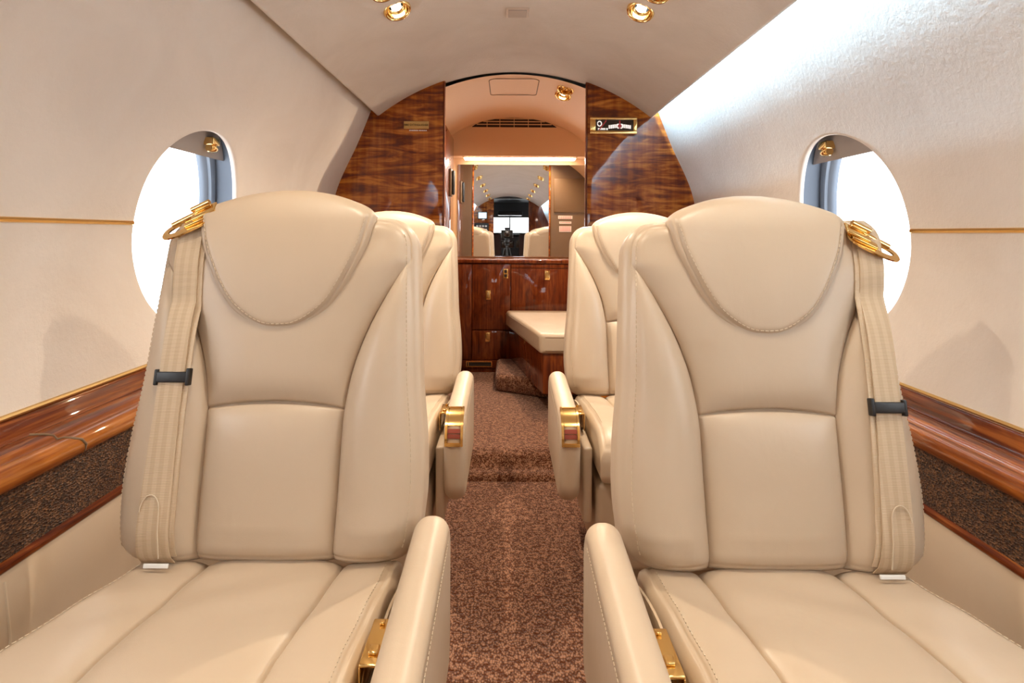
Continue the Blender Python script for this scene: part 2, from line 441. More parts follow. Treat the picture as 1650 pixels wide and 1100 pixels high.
# cove: strip behind each ceiling edge (lit along the whole right side and over the forward left)
for sg, y0, y1, lab in ((1, YF+.05, YB-.05, 'cool white light strip tucked behind the ceiling edge above the window'), (-1, YF+.05, -1.2, 'cool white light strip of the forward cabin')):
    bm = bmesh.new()
    sweep_y(bm, [(CX+sg*.634, CZ+.865), (CX+sg*.648, CZ+.857), (CX+sg*.653, CZ+.867), (CX+sg*.639, CZ+.875)], y0, y1, 2, closed=True)
    tag(put('light_strip', bm, 'strip', ang=20), lab, 'light strip')
    a = bpy.data.lights.new('cove_light', 'AREA'); a.shape = 'RECTANGLE'; a.size = .014; a.size_y = y1-y0; a.energy = COVE_W*(y1-y0); a.color = (.40, .73, 1)
    ao = bpy.data.objects.new('cove_light', a); C.objects.link(ao)
    ao.location = (CX+sg*.643, (y0+y1)/2, CZ+.8575)
    ao.rotation_euler = (0, -sg*math.radians(30), 0)
bm = sweep_y(bmesh.new(), [(CX-.75, CZ+.80), (CX-.66, CZ+.95), (CX-.45, CZ+1.03), (CX, CZ+1.07), (CX+.45, CZ+1.03), (CX+.66, CZ+.95), (CX+.75, CZ+.80)], YN, YM+.05, 2)
struct(put('roof', bm, 'darkgrey'), 'outer roof skin above the ceiling panel', 'roof')

# floor: aisle, rounded step up to the lavatory
bm = sweep_y(bmesh.new(), [(-1.0, 0), (1.07, 0)], YN, 2.44, 2)
floor = struct(put('floor', bm, 'carpet'), 'brown loop pile carpet along the aisle', 'floor')
prof = [(2.425, 0.0), (2.432, .016), (2.445, .024), (2.47, .026), (2.50, .030), (2.515, .045), (2.530, .066), (2.555, .079), (2.60, .082), (YM+.05, .082)]
bm = bmesh.new(); L = [[bm.verts.new((x, y, z)) for x in np.linspace(-1.0, 1.07, 3)] for y, z in prof]
for a in range(len(L)-1):
    for b in range(2): bm.faces.new((L[a][b], L[a][b+1], L[a+1][b+1], L[a+1][b]))
put('carpeted_step', bm, 'carpet', floor)['label'] = 'carpeted step up to the lavatory'

# ------------------------------------------------------------------ aft bulkhead
def hull_x(z):                     # inner half width of the hull at world height z
    zr = z-CZ
    if zr <= -.23: return .936 if z > .58 else .85
    if zr > .83: return 0
    return float(np.interp(zr, HULL[:, 1], HULL[:, 0]))
def top_z(x): return ZC+math.sqrt(RC**2-(x-CX)**2)
def bulk(sg, xi, y0, y1, name, mat, label, parent=None):
    out = []
    for z in [0, .3, .57]: out.append((sg*.86+CX, z))
    for z in np.linspace(.6, CZ+.755, 26): out.append((CX+sg*(hull_x(z)+.004), z))
    for x in np.linspace(.66, abs(xi-CX), 8): out.append((CX+sg*x, top_z(CX+x)+.03))
    out.append((xi, 0))
    bm = bmesh.new(); a = [bm.verts.new((x, y0, z)) for x, z in out]; b = [bm.verts.new((x, y1, z)) for x, z in out]
    n = len(out); bm.faces.new(a); bm.faces.new(b[::-1])
    for q in range(n): bm.faces.new((a[q], a[(q+1) % n], b[(q+1) % n], b[q]))
    bmesh.ops.recalc_face_normals(bm, faces=bm.faces)
    e = [e for e in bm.edges if all(abs(v.co.x-xi) < 1e-5 for v in e.verts) and abs(e.verts[0].co.z-e.verts[1].co.z) > .5]
    bmesh.ops.bevel(bm, geom=e, offset=.012, segments=4, profile=.5, affect='EDGES')
    return struct(put(name, bm, mat, parent, ang=30), label, 'wall')
XL, XR = -.318, .396
bl = bulk(-1, XL, YB, YB+.035, 'wall_aft_left', 'wood', 'glossy figured wood bulkhead left of the doorway')
br = bulk(1, XR, YB, YB+.035, 'wall_aft_right', 'wood', 'glossy figured wood bulkhead right of the doorway')
for sg, xi, p in ((-1, XL, bl), (1, XR, br)):       # painted lavatory side of the bulkhead
    bulk(sg, xi+sg*.012, YB+.036, YB+.046, 'lavatory_face', 'brown', 'brown laminate', p)
    o = tube(bmesh.new(), [(xi+sg*.004, YB-.004, .09), (xi+sg*.004, YB-.004, top_z(xi)-.01)], .0045, 8)
    put('door_edge_bead', o, 'cabinet', p)

# what hangs on the bulkhead
t = thing('placard', 'small gold lettered plate on the wood left of the doorway', 'placard', (-.463, YB, EYE+.546))
put('plate', B(-.063, .063, -.004, -.0005, -.019, .019, .001), 'goldplate', t)
o = put('lettering', text_mesh('FIRE EXTINGUISHER', .0140), 'ink', t, smooth=False); o.rotation_euler = (PI/2, 0, 0); o.location = (0, -.0046, 0)
t = thing('placard', 'tiny line of white lettering under the gold plate', 'placard', (-.457, YB, EYE+.519))
bm = bmesh.new(); x = -.042
for k, wd in enumerate((.007, .005, .008, .006, .007, .006, .008, .005, .008, .007, .006)):
    box(bm, x, x+wd, -.0016, -.0005, -.0026, .0026); x += wd+(.0035 if k == 5 else .0014)
put('lettering', bm, 'white', t)
t = thing('warning_sign', 'gold framed no smoking and seat belt sign on the wood right of the doorway', 'sign', (.532, YB, EYE+.545))
bm = bmesh.new()
for a in ((-.118, .118, -.03, -.0005, .030, .042), (-.118, .118, -.03, -.0005, -.042, -.026), (-.118, -.090, -.03, -.0005, -.0262, .0302), (.100, .118, -.03, -.0005, -.0262, .0302)): box(bm, *a, bev=.003)
put('frame', bm, 'gold', t)
put('lens', B(-.090, .100, -.022, -.0005, -.026, .030), 'lens', t)
bm = bmesh.new()                    # cigarette, smoke ring and slash
box(bm, -.078, -.040, -.0235, -.0222, -.021, -.012)
box(bm, -.036, -.028, -.0235, -.0222, -.021, -.012)
tube(bm, [(-.070+.010*math.cos(a), -.0228, .010+.012*math.sin(a)) for a in np.linspace(0, 2*PI, 16)], .003, 6, False)
put('cigarette_symbol', bm, 'whitelit', t)
bm = bmesh.new(); tube(bm, [(-.072, -.0235, -.022), (-.036, -.0235, .026)], .003, 6)
put('slash', bm, 'redink', t)
bm = bmesh.new()                    # two belt ends and the buckle
for s in (-1, 1):
    for i in range(5): box(bm, .032+s*(.014+i*.0095)-.004, .032+s*(.014+i*.0095)+.004, -.0235, -.0222, -.010-.0012*i, .008-.0012*i)
for z in (-.011, .007): box(bm, .020, .028, -.0235, -.0222, z-.003, z+.003); box(bm, .036, .044, -.0235, -.0222, z-.003, z+.003)
put('belt_symbol', bm, 'whitelit', t)
bm = bmesh.new(); box(bm, .0285, .0355, -.0235, -.0222, -.014, .026); box(bm, .024, .040, -.0236, -.0221, -.004, .006)
put('buckle_symbol', bm, 'redink', t)
for i, (z, ww, hh, lab) in enumerate(((EYE+.155, .135, .030, 'long pale red lettered placard on the back of the doorway wall, topmost in the mirror'), (EYE+.105, .115, .022, 'narrow pale placard on the back of the doorway wall, middle one in the mirror'), (EYE+.045, .115, .055, 'taller pale placard on the back of the doorway wall, lowest in the mirror'))):
    t = thing('placard', lab, 'placard', (.55, YB+.046, z))
    put('plate', B(-ww/2, ww/2, .0005, .003, -hh/2, hh/2, .0008), 'placard', t)
    bm = bmesh.new()
    for q in range(max(1, int(hh/.012))):
        zz = hh/2-.009-q*.012
        for c in range(7): box(bm, -ww/2+.008+c*(ww-.016)/7, -ww/2+.008+(c+.75)*(ww-.016)/7, .003, .0036, zz-.0025, zz+.0025)
    put('lettering', bm, 'redink', t)
t = thing('wall_locker', 'brown flush locker door on the back of the doorway wall, seen in the mirror', 'locker', (.60, YB+.046, EYE+.36))
put('door', B(-.16, .16, .0005, .012, -.16, .16, .006), 'brown', t)

# ------------------------------------------------------------------ lavatory
bm = bmesh.new(); RL, ZL = .975, .864
S2 = lambda u, v, d=0: Vector((CX+(RL+d)*math.sin(v), u, ZL+(RL+d)*math.cos(v)))
LLY, LGY = 3.30, 3.20-.02; lv2 = math.asin(.275/RL)
holed(bm, S2, [YB+.047, 3.06, 3.235, 3.37, 3.80], [-.85, lv2-.06, lv2+.06, .85], [2, 10, 10, 6], [22, 10, 12],
      {(1, 1): (3.165, lv2, .030, .030/RL), (2, 1): (3.30, lv2, .033, .033/RL)}, [(.97, .004), (.96, .012)])
lc = struct(put('ceiling_lavatory', bm, 'tan', ang=60), 'curved tan ceiling of the lavatory beyond the doorway', 'ceiling')
ls = lambda x, y: Vector((x, y, ZL+math.sqrt(RL**2-(x-CX)**2)-.0008))
hatch(lc, 3.10, 3.46, -.10, .165, ls, 'seam', 'hatch_outline')
# end wall: full panel, the valance above the mirror
bm = bmesh.new(); box(bm, -1.0, 1.07, YM+.008, YM+.05, 0, 1.95)
wa = struct(put('wall_aft', bm, 'tan'), 'tan end wall of the lavatory behind the mirror', 'wall')
pts = [(-.62, EYE+.545), (.69, EYE+.545)]
bm = bmesh.new(); poly = [(x, z) for x, z in pts]+[(CX+x, ZL+math.sqrt(RL**2-x*x)+.005) for x in np.linspace(.655, -.655, 25)]
a = [bm.verts.new((x, 4.16, z)) for x, z in poly]; b = [bm.verts.new((x, YM+.007, z)) for x, z in poly]
bm.faces.new(a); bm.faces.new(b[::-1])
for q in range(len(poly)): bm.faces.new((a[q], a[(q+1) % len(poly)], b[(q+1) % len(poly)], b[q]))
bmesh.ops.recalc_face_normals(bm, faces=bm.faces)
val = put('valance', bm, 'tan', wa, ang=30)
bm = bmesh.new(); L = []
for q in np.linspace(0, 1, 12):
    k = 1-math.cos(q*PI/2); y = 3.80+.357*math.sin(q*PI/2); row = []
    for v in np.linspace(-.85, .85, 40):
        p1 = S2(y, v); u = v/.85*1.35; p2 = Vector((CX+.01+.60*math.sin(u)/math.sin(1.35)*.96, y, EYE+.44+.375*math.cos(u)))
        row.append(bm.verts.new(p1*(1-k)+p2*k))
    L.append(row)
for i in range(11):
    for j in range(39): bm.faces.new((L[i][j], L[i][j+1], L[i+1][j+1], L[i+1][j]))
put('ceiling_cove', bm, 'tan', lc, ang=60)
# vent grille in the valance
t = thing('air_vent', 'arched dark air grille above the lavatory mirror', 'vent', (.045, 4.16, EYE+.75))
def arc_z(x, h=.080, ww=.300): return h*math.cos(PI/2*min(1, abs(x)/ww))**.75
bm = bmesh.new(); xs = np.linspace(-.298, .298, 31); f = [bm.verts.new((x, -.002, arc_z(x)+.001)) for x in xs]; g = [bm.verts.new((x, -.002, -.004)) for x in xs]
for q in range(30): bm.faces.new((g[q], g[q+1], f[q+1], f[q]))
put('opening', bm, 'dark', t, smooth=False)
bm = tube(bmesh.new(), [(x, -.004, arc_z(x)+.002) for x in xs]+[(x, -.004, -.005) for x in xs[::-1]]+[(xs[0], -.004, arc_z(xs[0])+.002)], .0035, 6, False); put('frame', bm, 'tan', t)
for z in (.018, .038, .058):
    ww = .300*(2/PI)*math.acos(min(1, (z/.08)**(1/.75))); put('slat', B(-ww+.01, ww-.01, -.008, -.0025, z-.003, z+.003), 'tan', t)
for x in (-.19, -.10, 0, .10, .19): put('divider', B(x-.0018, x+.0018, -.011, -.0081, -.003, arc_z(x)), 'tan', t)
# light bar and mirror
t = thing('light_bar', 'long white light bar under the tan valance above the mirror', 'light', (.088, 4.205, EYE+.538))
put('housing', B(-.405, .405, -.03, .06, .0, .0075, .002), 'tan', t)
put('diffuser', B(-.395, .395, -.028, .045, -.012, -.0005, .004), 'bar', t)
a = bpy.data.lights.new('bar_light', 'AREA'); a.shape = 'RECTANGLE'; a.size = .78; a.size_y = .05; a.energy = 5; a.color = (1, .93, .84)
ao = bpy.data.objects.new('bar_light', a); C.objects.link(ao); ao.location = (.088, 4.20, EYE+.515); ao.rotation_euler = (math.radians(-14), 0, 0)
t = thing('wall_mirror', 'large frameless mirror above the vanity reflecting the cabin', 'mirror', (.10, YM, EYE-.17))
put('glass', B(-.46, .50, -.004, .007, 0, .672), 'mirror', t, smooth=False)
# tall wooden side cabinet on the left of the lavatory
t = thing('tall_cabinet', 'tall wooden cabinet standing against the lavatory side by the mirror', 'cabinet', (-.47, 3.6, .083))
put('body', B(.02, .092, 0, .55, 0, 1.60, .006), 'cabinet', t)
put('door', B(.028, .085, -.012, -.0005, .05, 1.56, .004), 'cabinet', t)
bm = bmesh.new(); lathe(bm, [(.008, 0), (.008, .018), (.012, .022), (.010, .03)], 14, Matrix.Translation((.07, -.012, .95)) @ Matrix.Rotation(PI/2, 4, 'X'), True, True)
put('knob', bm, 'gold', t)
t = thing('wall_phone', 'dark handset in a cradle on the tall cabinet side', 'handset', (-.378, 3.86, EYE+.33))
put('cradle', B(.0005, .016, -.04, .04, -.09, .09, .005), 'brown', t); put('handset', B(.0165, .034, -.022, .022, -.08, .08, .008), 'black', t)
# vanity
YC = 3.99; FZ = .082
t = thing('vanity_cabinet', 'dark red wood vanity cabinet with gold latches under the mirror', 'cabinet', (0, YC, FZ))
def zz(v): return EYE+v-FZ
put('body', B(-.375, .72, .004, .31, 0, zz(-.203), .002), 'cabinet', t)
put('plinth', B(-.375, .72, -.006, .0035, .0, zz(-.915), .002), 'cabinet', t)
put('stile', B(-.375, -.236, -.012, .003, zz(-.852), zz(-.205), .002), 'cabinet', t)
du = put('door', B(-.232, .024, -.012, .003, zz(-.650), zz(-.205), .003), 'cabinet', t)
dl = put('door', B(-.232, .024, -.012, .003, zz(-.852), zz(-.656), .003), 'cabinet', t)
put('bottom_rail', B(-.375, .024, -.012, .003, zz(-.912), zz(-.856), .002), 'cabinet', t)
put('top_rail', B(.028, .72, -.012, .003, zz(-.232), zz(-.205), .002), 'cabinet', t)
dr = put('door', B(.028, .72, -.012, .003, zz(-.912), zz(-.236), .003), 'cabinet', t)
def latch(par, x, z, w=.017, h=.032):
    bm = bmesh.new()
    box(bm, x-w, x+w, -.016, -.0121, z-h, z+h, .0015)
    l = put('latch', bm, 'gold', par)
    put('thumb_plate', B(x-w*.6, x+w*.6, -.020, -.0161, z-h*.55, z+h*.75, .0015), 'brass', l)
latch(du, -.126, zz(-.416)); latch(dl, -.126, zz(-.70)); latch(dr, .273, zz(-.28))
sk = put('socket', B(-.025, .009, -.016, -.0121, zz(-.303), zz(-.238), .0015), 'gold', t)
for z in (-.256, -.285): put('receptacle', B(-.017, .001, -.0175, -.0161, zz(z)-.010, zz(z)+.010, .0008), 'dark', sk)
bm = bmesh.new()
for q in ((-.272, -.096, zz(-.868), zz(-.862)), (-.272, -.096, zz(-.900), zz(-.894)), (-.272, -.266, zz(-.8938), zz(-.8682)), (-.102, -.096, zz(-.8938), zz(-.8682)), (-.258, -.253, zz(-.8938), zz(-.8682))): box(bm, q[0], q[1], -.017, -.0121, q[2], q[3])
v = put('vent', bm, 'gold', t); put('slot', B(-.266, -.102, -.014, -.0121, zz(-.8938), zz(-.8682)), 'dark', v)
t = tag(put('vanity_countertop', B(-.376, .73, YC-.022, YM-.006, EYE-.202, EYE-.176, .006), 'cabinet'), 'glossy red wood countertop in front of the mirror', 'countertop')
# bench with its carpeted plinth
t = thing('bench_seat', 'cream cushioned wooden bench set at an angle in the lavatory', 'bench', (0, 0, FZ))
foot = [(.170, 3.03), (-.006, 3.955), (.80, 3.955), (.80, 3.03)]
box_f = [(.190, 3.05), (.018, 3.950), (.78, 3.950), (.78, 3.05)]
put('box', prism(bmesh.new(), box_f, .108, .318, .004), 'cabinet', t)
put('plinth', prism(bmesh.new(), [(-.065, 3.50), (.30, 3.30), (.78, 3.30), (.78, 3.94), (-.065, 3.94)], .0, .107, .03, 4), 'carpet', t)
cu_ = put('cushion', prism(bmesh.new(), foot, .318, .424, .022, 5), 'leather', t)
bm = bmesh.new(); d = .012
for z in (.404, .336): tube(bm, [(.170-.001, 3.06, z), (-.007+.002, 3.92, z)], .0018, 6); tube(bm, [(.20, 3.03-.0005, z), (.78, 3.03-.0005, z)], .0018, 6)
put('piping', bm, 'seam', cu_)

# ------------------------------------------------------------------ ceiling lamps and air outlets
def align(p, n): return Matrix.Translation(p) @ Vector((0, 0, -1)).rotation_difference(n).to_matrix().to_4x4()
def spot(p, n, energy, col=(1, .85, .66), size=1.9):
    l = bpy.data.lights.new('lamp_beam', 'SPOT'); l.energy = energy; l.color = col; l.spot_size = size; l.spot_blend = .6; l.shadow_soft_size = .013
    o = bpy.data.objects.new('lamp_beam', l); C.objects.link(o); o.matrix_world = align(p+n*.016, n); return o
def fix_mesh(kind):
    ring = bmesh.new()
    lathe(ring, [(.0335, .012), (.0345, .0), (.036, -.004), (.040, -.0065), (.0445, -.005), (.047, .0), (.047, .024)], 40)
    if kind == 'lamp':
        bowl = lathe(bmesh.new(), [(.0335, -.002), (.0325, .008), (.029, .016), (.024, .019)], 36)
        face = lathe(bmesh.new(), [(.0005, .0085), (.009, .009), (.0145, .0105), (.0165, .0135), (.0165, .021)], 30)
    else:
        bowl = lathe(bmesh.new(), [(.0335, -.002), (.0325, .010), (.026, .022), (.012, .028), (.0005, .029)], 36)
        face = lathe(bmesh.new(), [(.0005, -.003), (.006, -.0025), (.010, .001), (.013, .004), (.0135, .012), (.011, .016), (.007, .022)], 24)
        for a in range(6):
            box(face, .0005, .0165, -.0015, .0015, .004, .010)
            vs = face.verts[-8:]; bmesh.ops.rotate(face, verts=vs, cent=(0, 0, 0), matrix=Matrix.Rotation(a*PI/3, 3, 'Z'))
    out = []
    for bm, nm, mt in ((ring, 'trim_ring', 'gold'), (bowl, 'reflector', 'gold'), (face, 'lamp_face' if kind == 'lamp' else 'nozzle', 'lamp' if kind == 'lamp' else 'gold')):
        me = bpy.data.meshes.new(nm); bm.to_mesh(me); bm.free(); me.materials.append(M[mt])
        me.polygons.foreach_set('use_smooth', [True]*len(me.polygons)); me.set_sharp_from_angle(angle=math.radians(50)); out.append((nm, me))
    return out
LM, GM = fix_mesh('lamp'), fix_mesh('gasper')
def fixture(kind, p, n, label, group):
    o = thing('downlight' if kind == 'lamp' else 'air_outlet', label, 'ceiling light' if kind == 'lamp' else 'air outlet', group=group)
    # lathe axis +z points into the ceiling, the opening looks along n
    o.matrix_world = Matrix.Translation(p) @ Vector((0, 0, -1)).rotation_difference((n+Vector((0, -.36, 0))).normalized()).to_matrix().to_4x4() @ Matrix.Translation((0, 0, -.008))
    for nm, me in (LM if kind == 'lamp' else GM):
        c = bpy.data.objects.new(nm, me); C.objects.link(c); c.parent = o
for i, y in enumerate(LAMP_Y):
    for sg in (-1, 1):
        side = 'left' if sg < 0 else 'right'
        for kind, v, yy in (('lamp', LV, y), ('gasper', GV, y+GASP_DY)):
            p = ceil_surf(yy, sg*v); n = (Vector((CX, yy, ZC))-p).normalized()
            if i == 0: lab = ('lit gold rimmed ceiling lamp nearest the doorway, %s side' if kind == 'lamp' else 'gold swivel air nozzle beside the lit lamp nearest the doorway, %s side') % side
            else: lab = ('lit gold rimmed lamp in the forward ceiling, %s side, seen in the mirror' if kind == 'lamp' else 'gold air nozzle in the forward ceiling, %s side, seen in the mirror') % side
            fixture(kind, p, n, lab, ('forward ceiling lamps on the %s' % side if kind == 'lamp' else 'forward air nozzles on the %s' % side) if i else None)
            if kind == 'lamp': spot(p, n, SPOT_W*(1.6 if i == 0 else .6 if i == 1 else 1.0))
for kind, yy in (('lamp', 3.30), ('gasper', 3.165)):
    p = S2(yy, lv2); n = (Vector((CX, yy, ZL))-p).normalized()
    fixture(kind, p, n, 'lit gold rimmed lamp in the lavatory ceiling' if kind == 'lamp' else 'gold air nozzle beside the lamp in the lavatory ceiling', None)
    if kind == 'lamp': spot(p, n, LAV_SPOT_W, (1, .80, .56), 2.7)
# small speaker grille in the ceiling
p = ceil_surf(2.21, math.asin((.034-CX)/RC)); t = thing('ceiling_speaker', 'small rectangular grey grille in the middle of the ceiling', 'speaker', p)
bm = bmesh.new(); box(bm, -.043, .043, -.045, .045, -.007, .002, .003); put('frame', bm, 'placard', t)
put('grille', B(-.034, .034, -.036, .036, -.0085, -.0072, .0005), 'shade', t)
for q in range(9): put('slat', B(-.033, .033, -.034+q*.0082, -.034+q*.0082+.003, -.0105, -.0086), 'placard', t)

# ------------------------------------------------------------------ upholstery builder
def dist_poly(P, Q):
    """distance of points P (n,2) to the closed polyline Q (m,2)"""
    A = Q; Bq = np.roll(Q, -1, 0); best = np.full(len(P), 1e9)
    for a, b in zip(A, Bq):
        d = b-a; L = d@d
        if L < 1e-14: continue
        t = np.clip(((P-a)@d)/L, 0, 1); q = a+t[:, None]*d; best = np.minimum(best, np.hypot(*(P-q).T))
    return best
def rnd(e, r): 
    q = np.clip(1-e/r, 0, 1); return r*(1-np.sqrt(np.maximum(0, 1-q*q)))
def cushion(rows, xl, xr, cols, nf, nb, rf, rb, frame, warp=None, colmap=None, ex=1.0):
    """two-sided padded panel: outline xl(t)..xr(t), front relief nf(x, t, e), back nb; frame maps (x, t, n) -> world"""
    rows = np.asarray(rows); cols = np.asarray(cols); R, K = len(rows), len(cols)
    X = np.zeros((R, K)); T = np.zeros((R, K))
    for i, t in enumerate(rows):
        l, r = xl(t), xr(t)
        X[i] = (l+r)/2+(r-l)/2*cols if colmap is None else colmap(t, l, r, cols)
        T[i] = t
    Q = np.array([(xl(t), t) for t in rows]+[(xr(t), t) for t in rows[::-1]])
    if warp is not None: T = T+warp(X, T)
    e = dist_poly(np.column_stack([X.ravel(), T.ravel()]), Q).reshape(R, K)
    e[0, :] = 0; e[-1, :] = 0; e[:, 0] = 0; e[:, -1] = 0
    NF = nf(X, T, e)-rnd(e, rf); NB = nb(X, T, e)+rnd(e, rb)
    bm = bmesh.new()
    F = [[bm.verts.new(frame(X[i, k], T[i, k], NF[i, k])) for k in range(K)] for i in range(R)]
    G = [[bm.verts.new(frame(X[i, k], T[i, k], NB[i, k])) for k in range(K)] for i in range(R)]
    for i in range(R-1):
        for k in range(K-1):
            bm.faces.new((F[i][k], F[i][k+1], F[i+1][k+1], F[i+1][k])); bm.faces.new((G[i][k], G[i+1][k], G[i+1][k+1], G[i][k+1]))
    for i in range(R-1):
        for k in (0, K-1): bm.faces.new((F[i][k], F[i+1][k], G[i+1][k], G[i][k]))
    for k in range(K-1):
        for i in (0, R-1): bm.faces.new((F[i][k], F[i][k+1], G[i][k+1], G[i][k]))
    bmesh.ops.remove_doubles(bm, verts=bm.verts, dist=2e-5)
    bmesh.ops.recalc_face_normals(bm, faces=bm.faces)
    return bm
def stitches(bm, pts, nrm, step=.0085, ln=.0055, r=.0008):
    """short raised thread stitches along a path"""
    P = np.array(pts); S = np.concatenate([[0], np.cumsum(np.linalg.norm(np.diff(P, axis=0), axis=1))])
    at = lambda s: Vector([np.interp(s, S, P[:, j]) for j in range(3)])
    s = 0
    while s+ln < S[-1]:
        a, b = at(s), at(s+ln); t = (b-a).normalized(); n = nrm; q = t.cross(n).normalized()
        v = [bm.verts.new(c+q*sx*r+n*sn*r) for c in (a, b) for sx, sn in ((-1, -.3), (-1, .4), (0, 1), (1, .4), (1, -.3))]
        for k in range(4): bm.faces.new((v[k], v[k+1], v[k+6], v[k+5]))
        bm.faces.new(v[:5]); bm.faces.new(v[5:][::-1])
        s += step
    return bm
def edge_cols(n): return np.sin(np.linspace(-PI/2, PI/2, n))

TH = math.radians(12); ct, st = math.cos(TH), math.sin(TH); BZ = .462
def back_frame(m): return lambda x, t, n: (m*x, t*st-n*ct, BZ+t*ct+n*st)
TOP = .604
_hw = smooth_fn([(-.02, .248), (.05, .258), (.12, .264), (.2, .261), (.3, .251), (.4, .246), (.5, .241), (.56, .238), (.62, .236)])
def back_hw(t):
    h = _hw(t); r = .058
    if t > TOP-r: h = h-r+math.sqrt(max(0, r*r-(t-(TOP-r))**2))
    r = .042
    if t < r: h = h-r+math.sqrt(max(0, r*r-(r-t)**2))
    return h
_c = smooth_fn([(-.02, .114), (0, .115), (.1, .118), (.2, .119), (.25, .121), (.31, .130), (.36, .144), (.41, .164), (.46, .190), (.50, .214), (.535, .236), (.60, .26)])
def seam_c(t): return min(_c(t), back_hw(t)-.013)
TS = .252
def back_nf(X, T, e):
    c = np.vectorize(seam_c)(T); hw = np.vectorize(back_hw)(T); a = np.abs(X)
    up = np.clip((T-.505)/.05, 0, 1)
    dh = np.abs(T-TS-.012*(1-(a/c)**2)*np.exp(-((T-TS)/.06)**2)); F = lambda d, w: 1-np.exp(-np.maximum(d, 0)/w)
    nc = .002+.024*F(c-a, .028)*F(dh, .020)
    nbv = .002+.044*F(a-c, .026)*F(hw-a-.010, .026)
    n = np.where(a < c, nc, nbv)
    n = n-.0042*np.exp(-((a-c)/.0024)**2)*np.clip((.485-T)/.06, 0, 1)-np.where((a < c) & (T < .4), .0045*np.exp(-(dh/.0026)**2), 0)
    n = n*(1-.25*up) - .0035*np.exp(-((e-.0135)/.0028)**2)      # outer welt seam
    lower = np.clip(T/.06, 0, 1)
    return n*(.6+.4*lower)
def back_rows():
    a = np.linspace(0, 1, 26); lo = .042*(1-np.cos(a*PI/2)); hi = TOP-.058*(1-np.cos(a[::-1]*PI/2))
    mid = np.concatenate([np.linspace(.046, TS-.03, 26), np.linspace(TS-.026, TS-.008, 7), np.linspace(TS-.0065, TS+.0065, 15), np.linspace(TS+.008, TS+.026, 7), np.linspace(TS+.03, TOP-.062, 40)])
    return np.concatenate([lo, mid, hi])
def back_cols(t, l, r, cols):
    c = seam_c(t); out = np.empty_like(cols)
    f = cols/.5
    ins = np.abs(cols) <= .5+1e-9
    out[ins] = f[ins]*c
    s = (np.abs(cols)-.5)/.5
    out[~ins] = np.sign(cols[~ins])*(c+(r-c)*s[~ins])
    return out
def seat_cols():
    h = .5*np.sin(np.linspace(0, PI/2, 26)); o = .5+.5*(np.linspace(0, 1, 40))
    o = .5+.5*(1-np.cos(np.linspace(0, PI, 40)))/2
    p = np.concatenate([h, o[1:]]); return np.concatenate([-p[::-1][:-1], p])
_wall_warp = lambda X, T: .012*np.maximum(0, 1-(X/.121)**2)*np.exp(-((T-TS)/.06)**2)

HB, HT = .383, .655
_hr = catmull([(0, HB), (.03, .3865), (.062, .403), (.0934, .431), (.123, .479), (.1475, .535), (.158, .575), (.1615, .600), (.150, .6145), (.124, .628), (.078, .6445), (.03, .6535), (0, HT)], 16)
def head_hw(t): 
    k = int(np.argmax(_hr[:, 0]))
    return max(.0008, float(np.interp(t, _hr[:, 1], _hr[:, 0])))
def head_nf(X, T, e):
    s = np.clip((T-HB)/(HT-HB), 0, 1)
    n = .030+.011*np.sin(s*PI)-.022*np.clip((s-.72)/.28, 0, 1)**2
    return n-.004*np.exp(-((e-.0095)/.0024)**2)*np.clip((.86-s)/.1, 0, 1)
def head_nb(X, T, e): return np.where(T > .52, -.105, -.03+0*T)

def seat_surface_n(x, t): 
    X = np.array([[x]]); T = np.array([[t]]); e = np.array([[min(back_hw(t)-abs(x), TOP-t, max(t, 0))]])
    return float((back_nf(X, T, e)-rnd(e, .034))[0, 0])

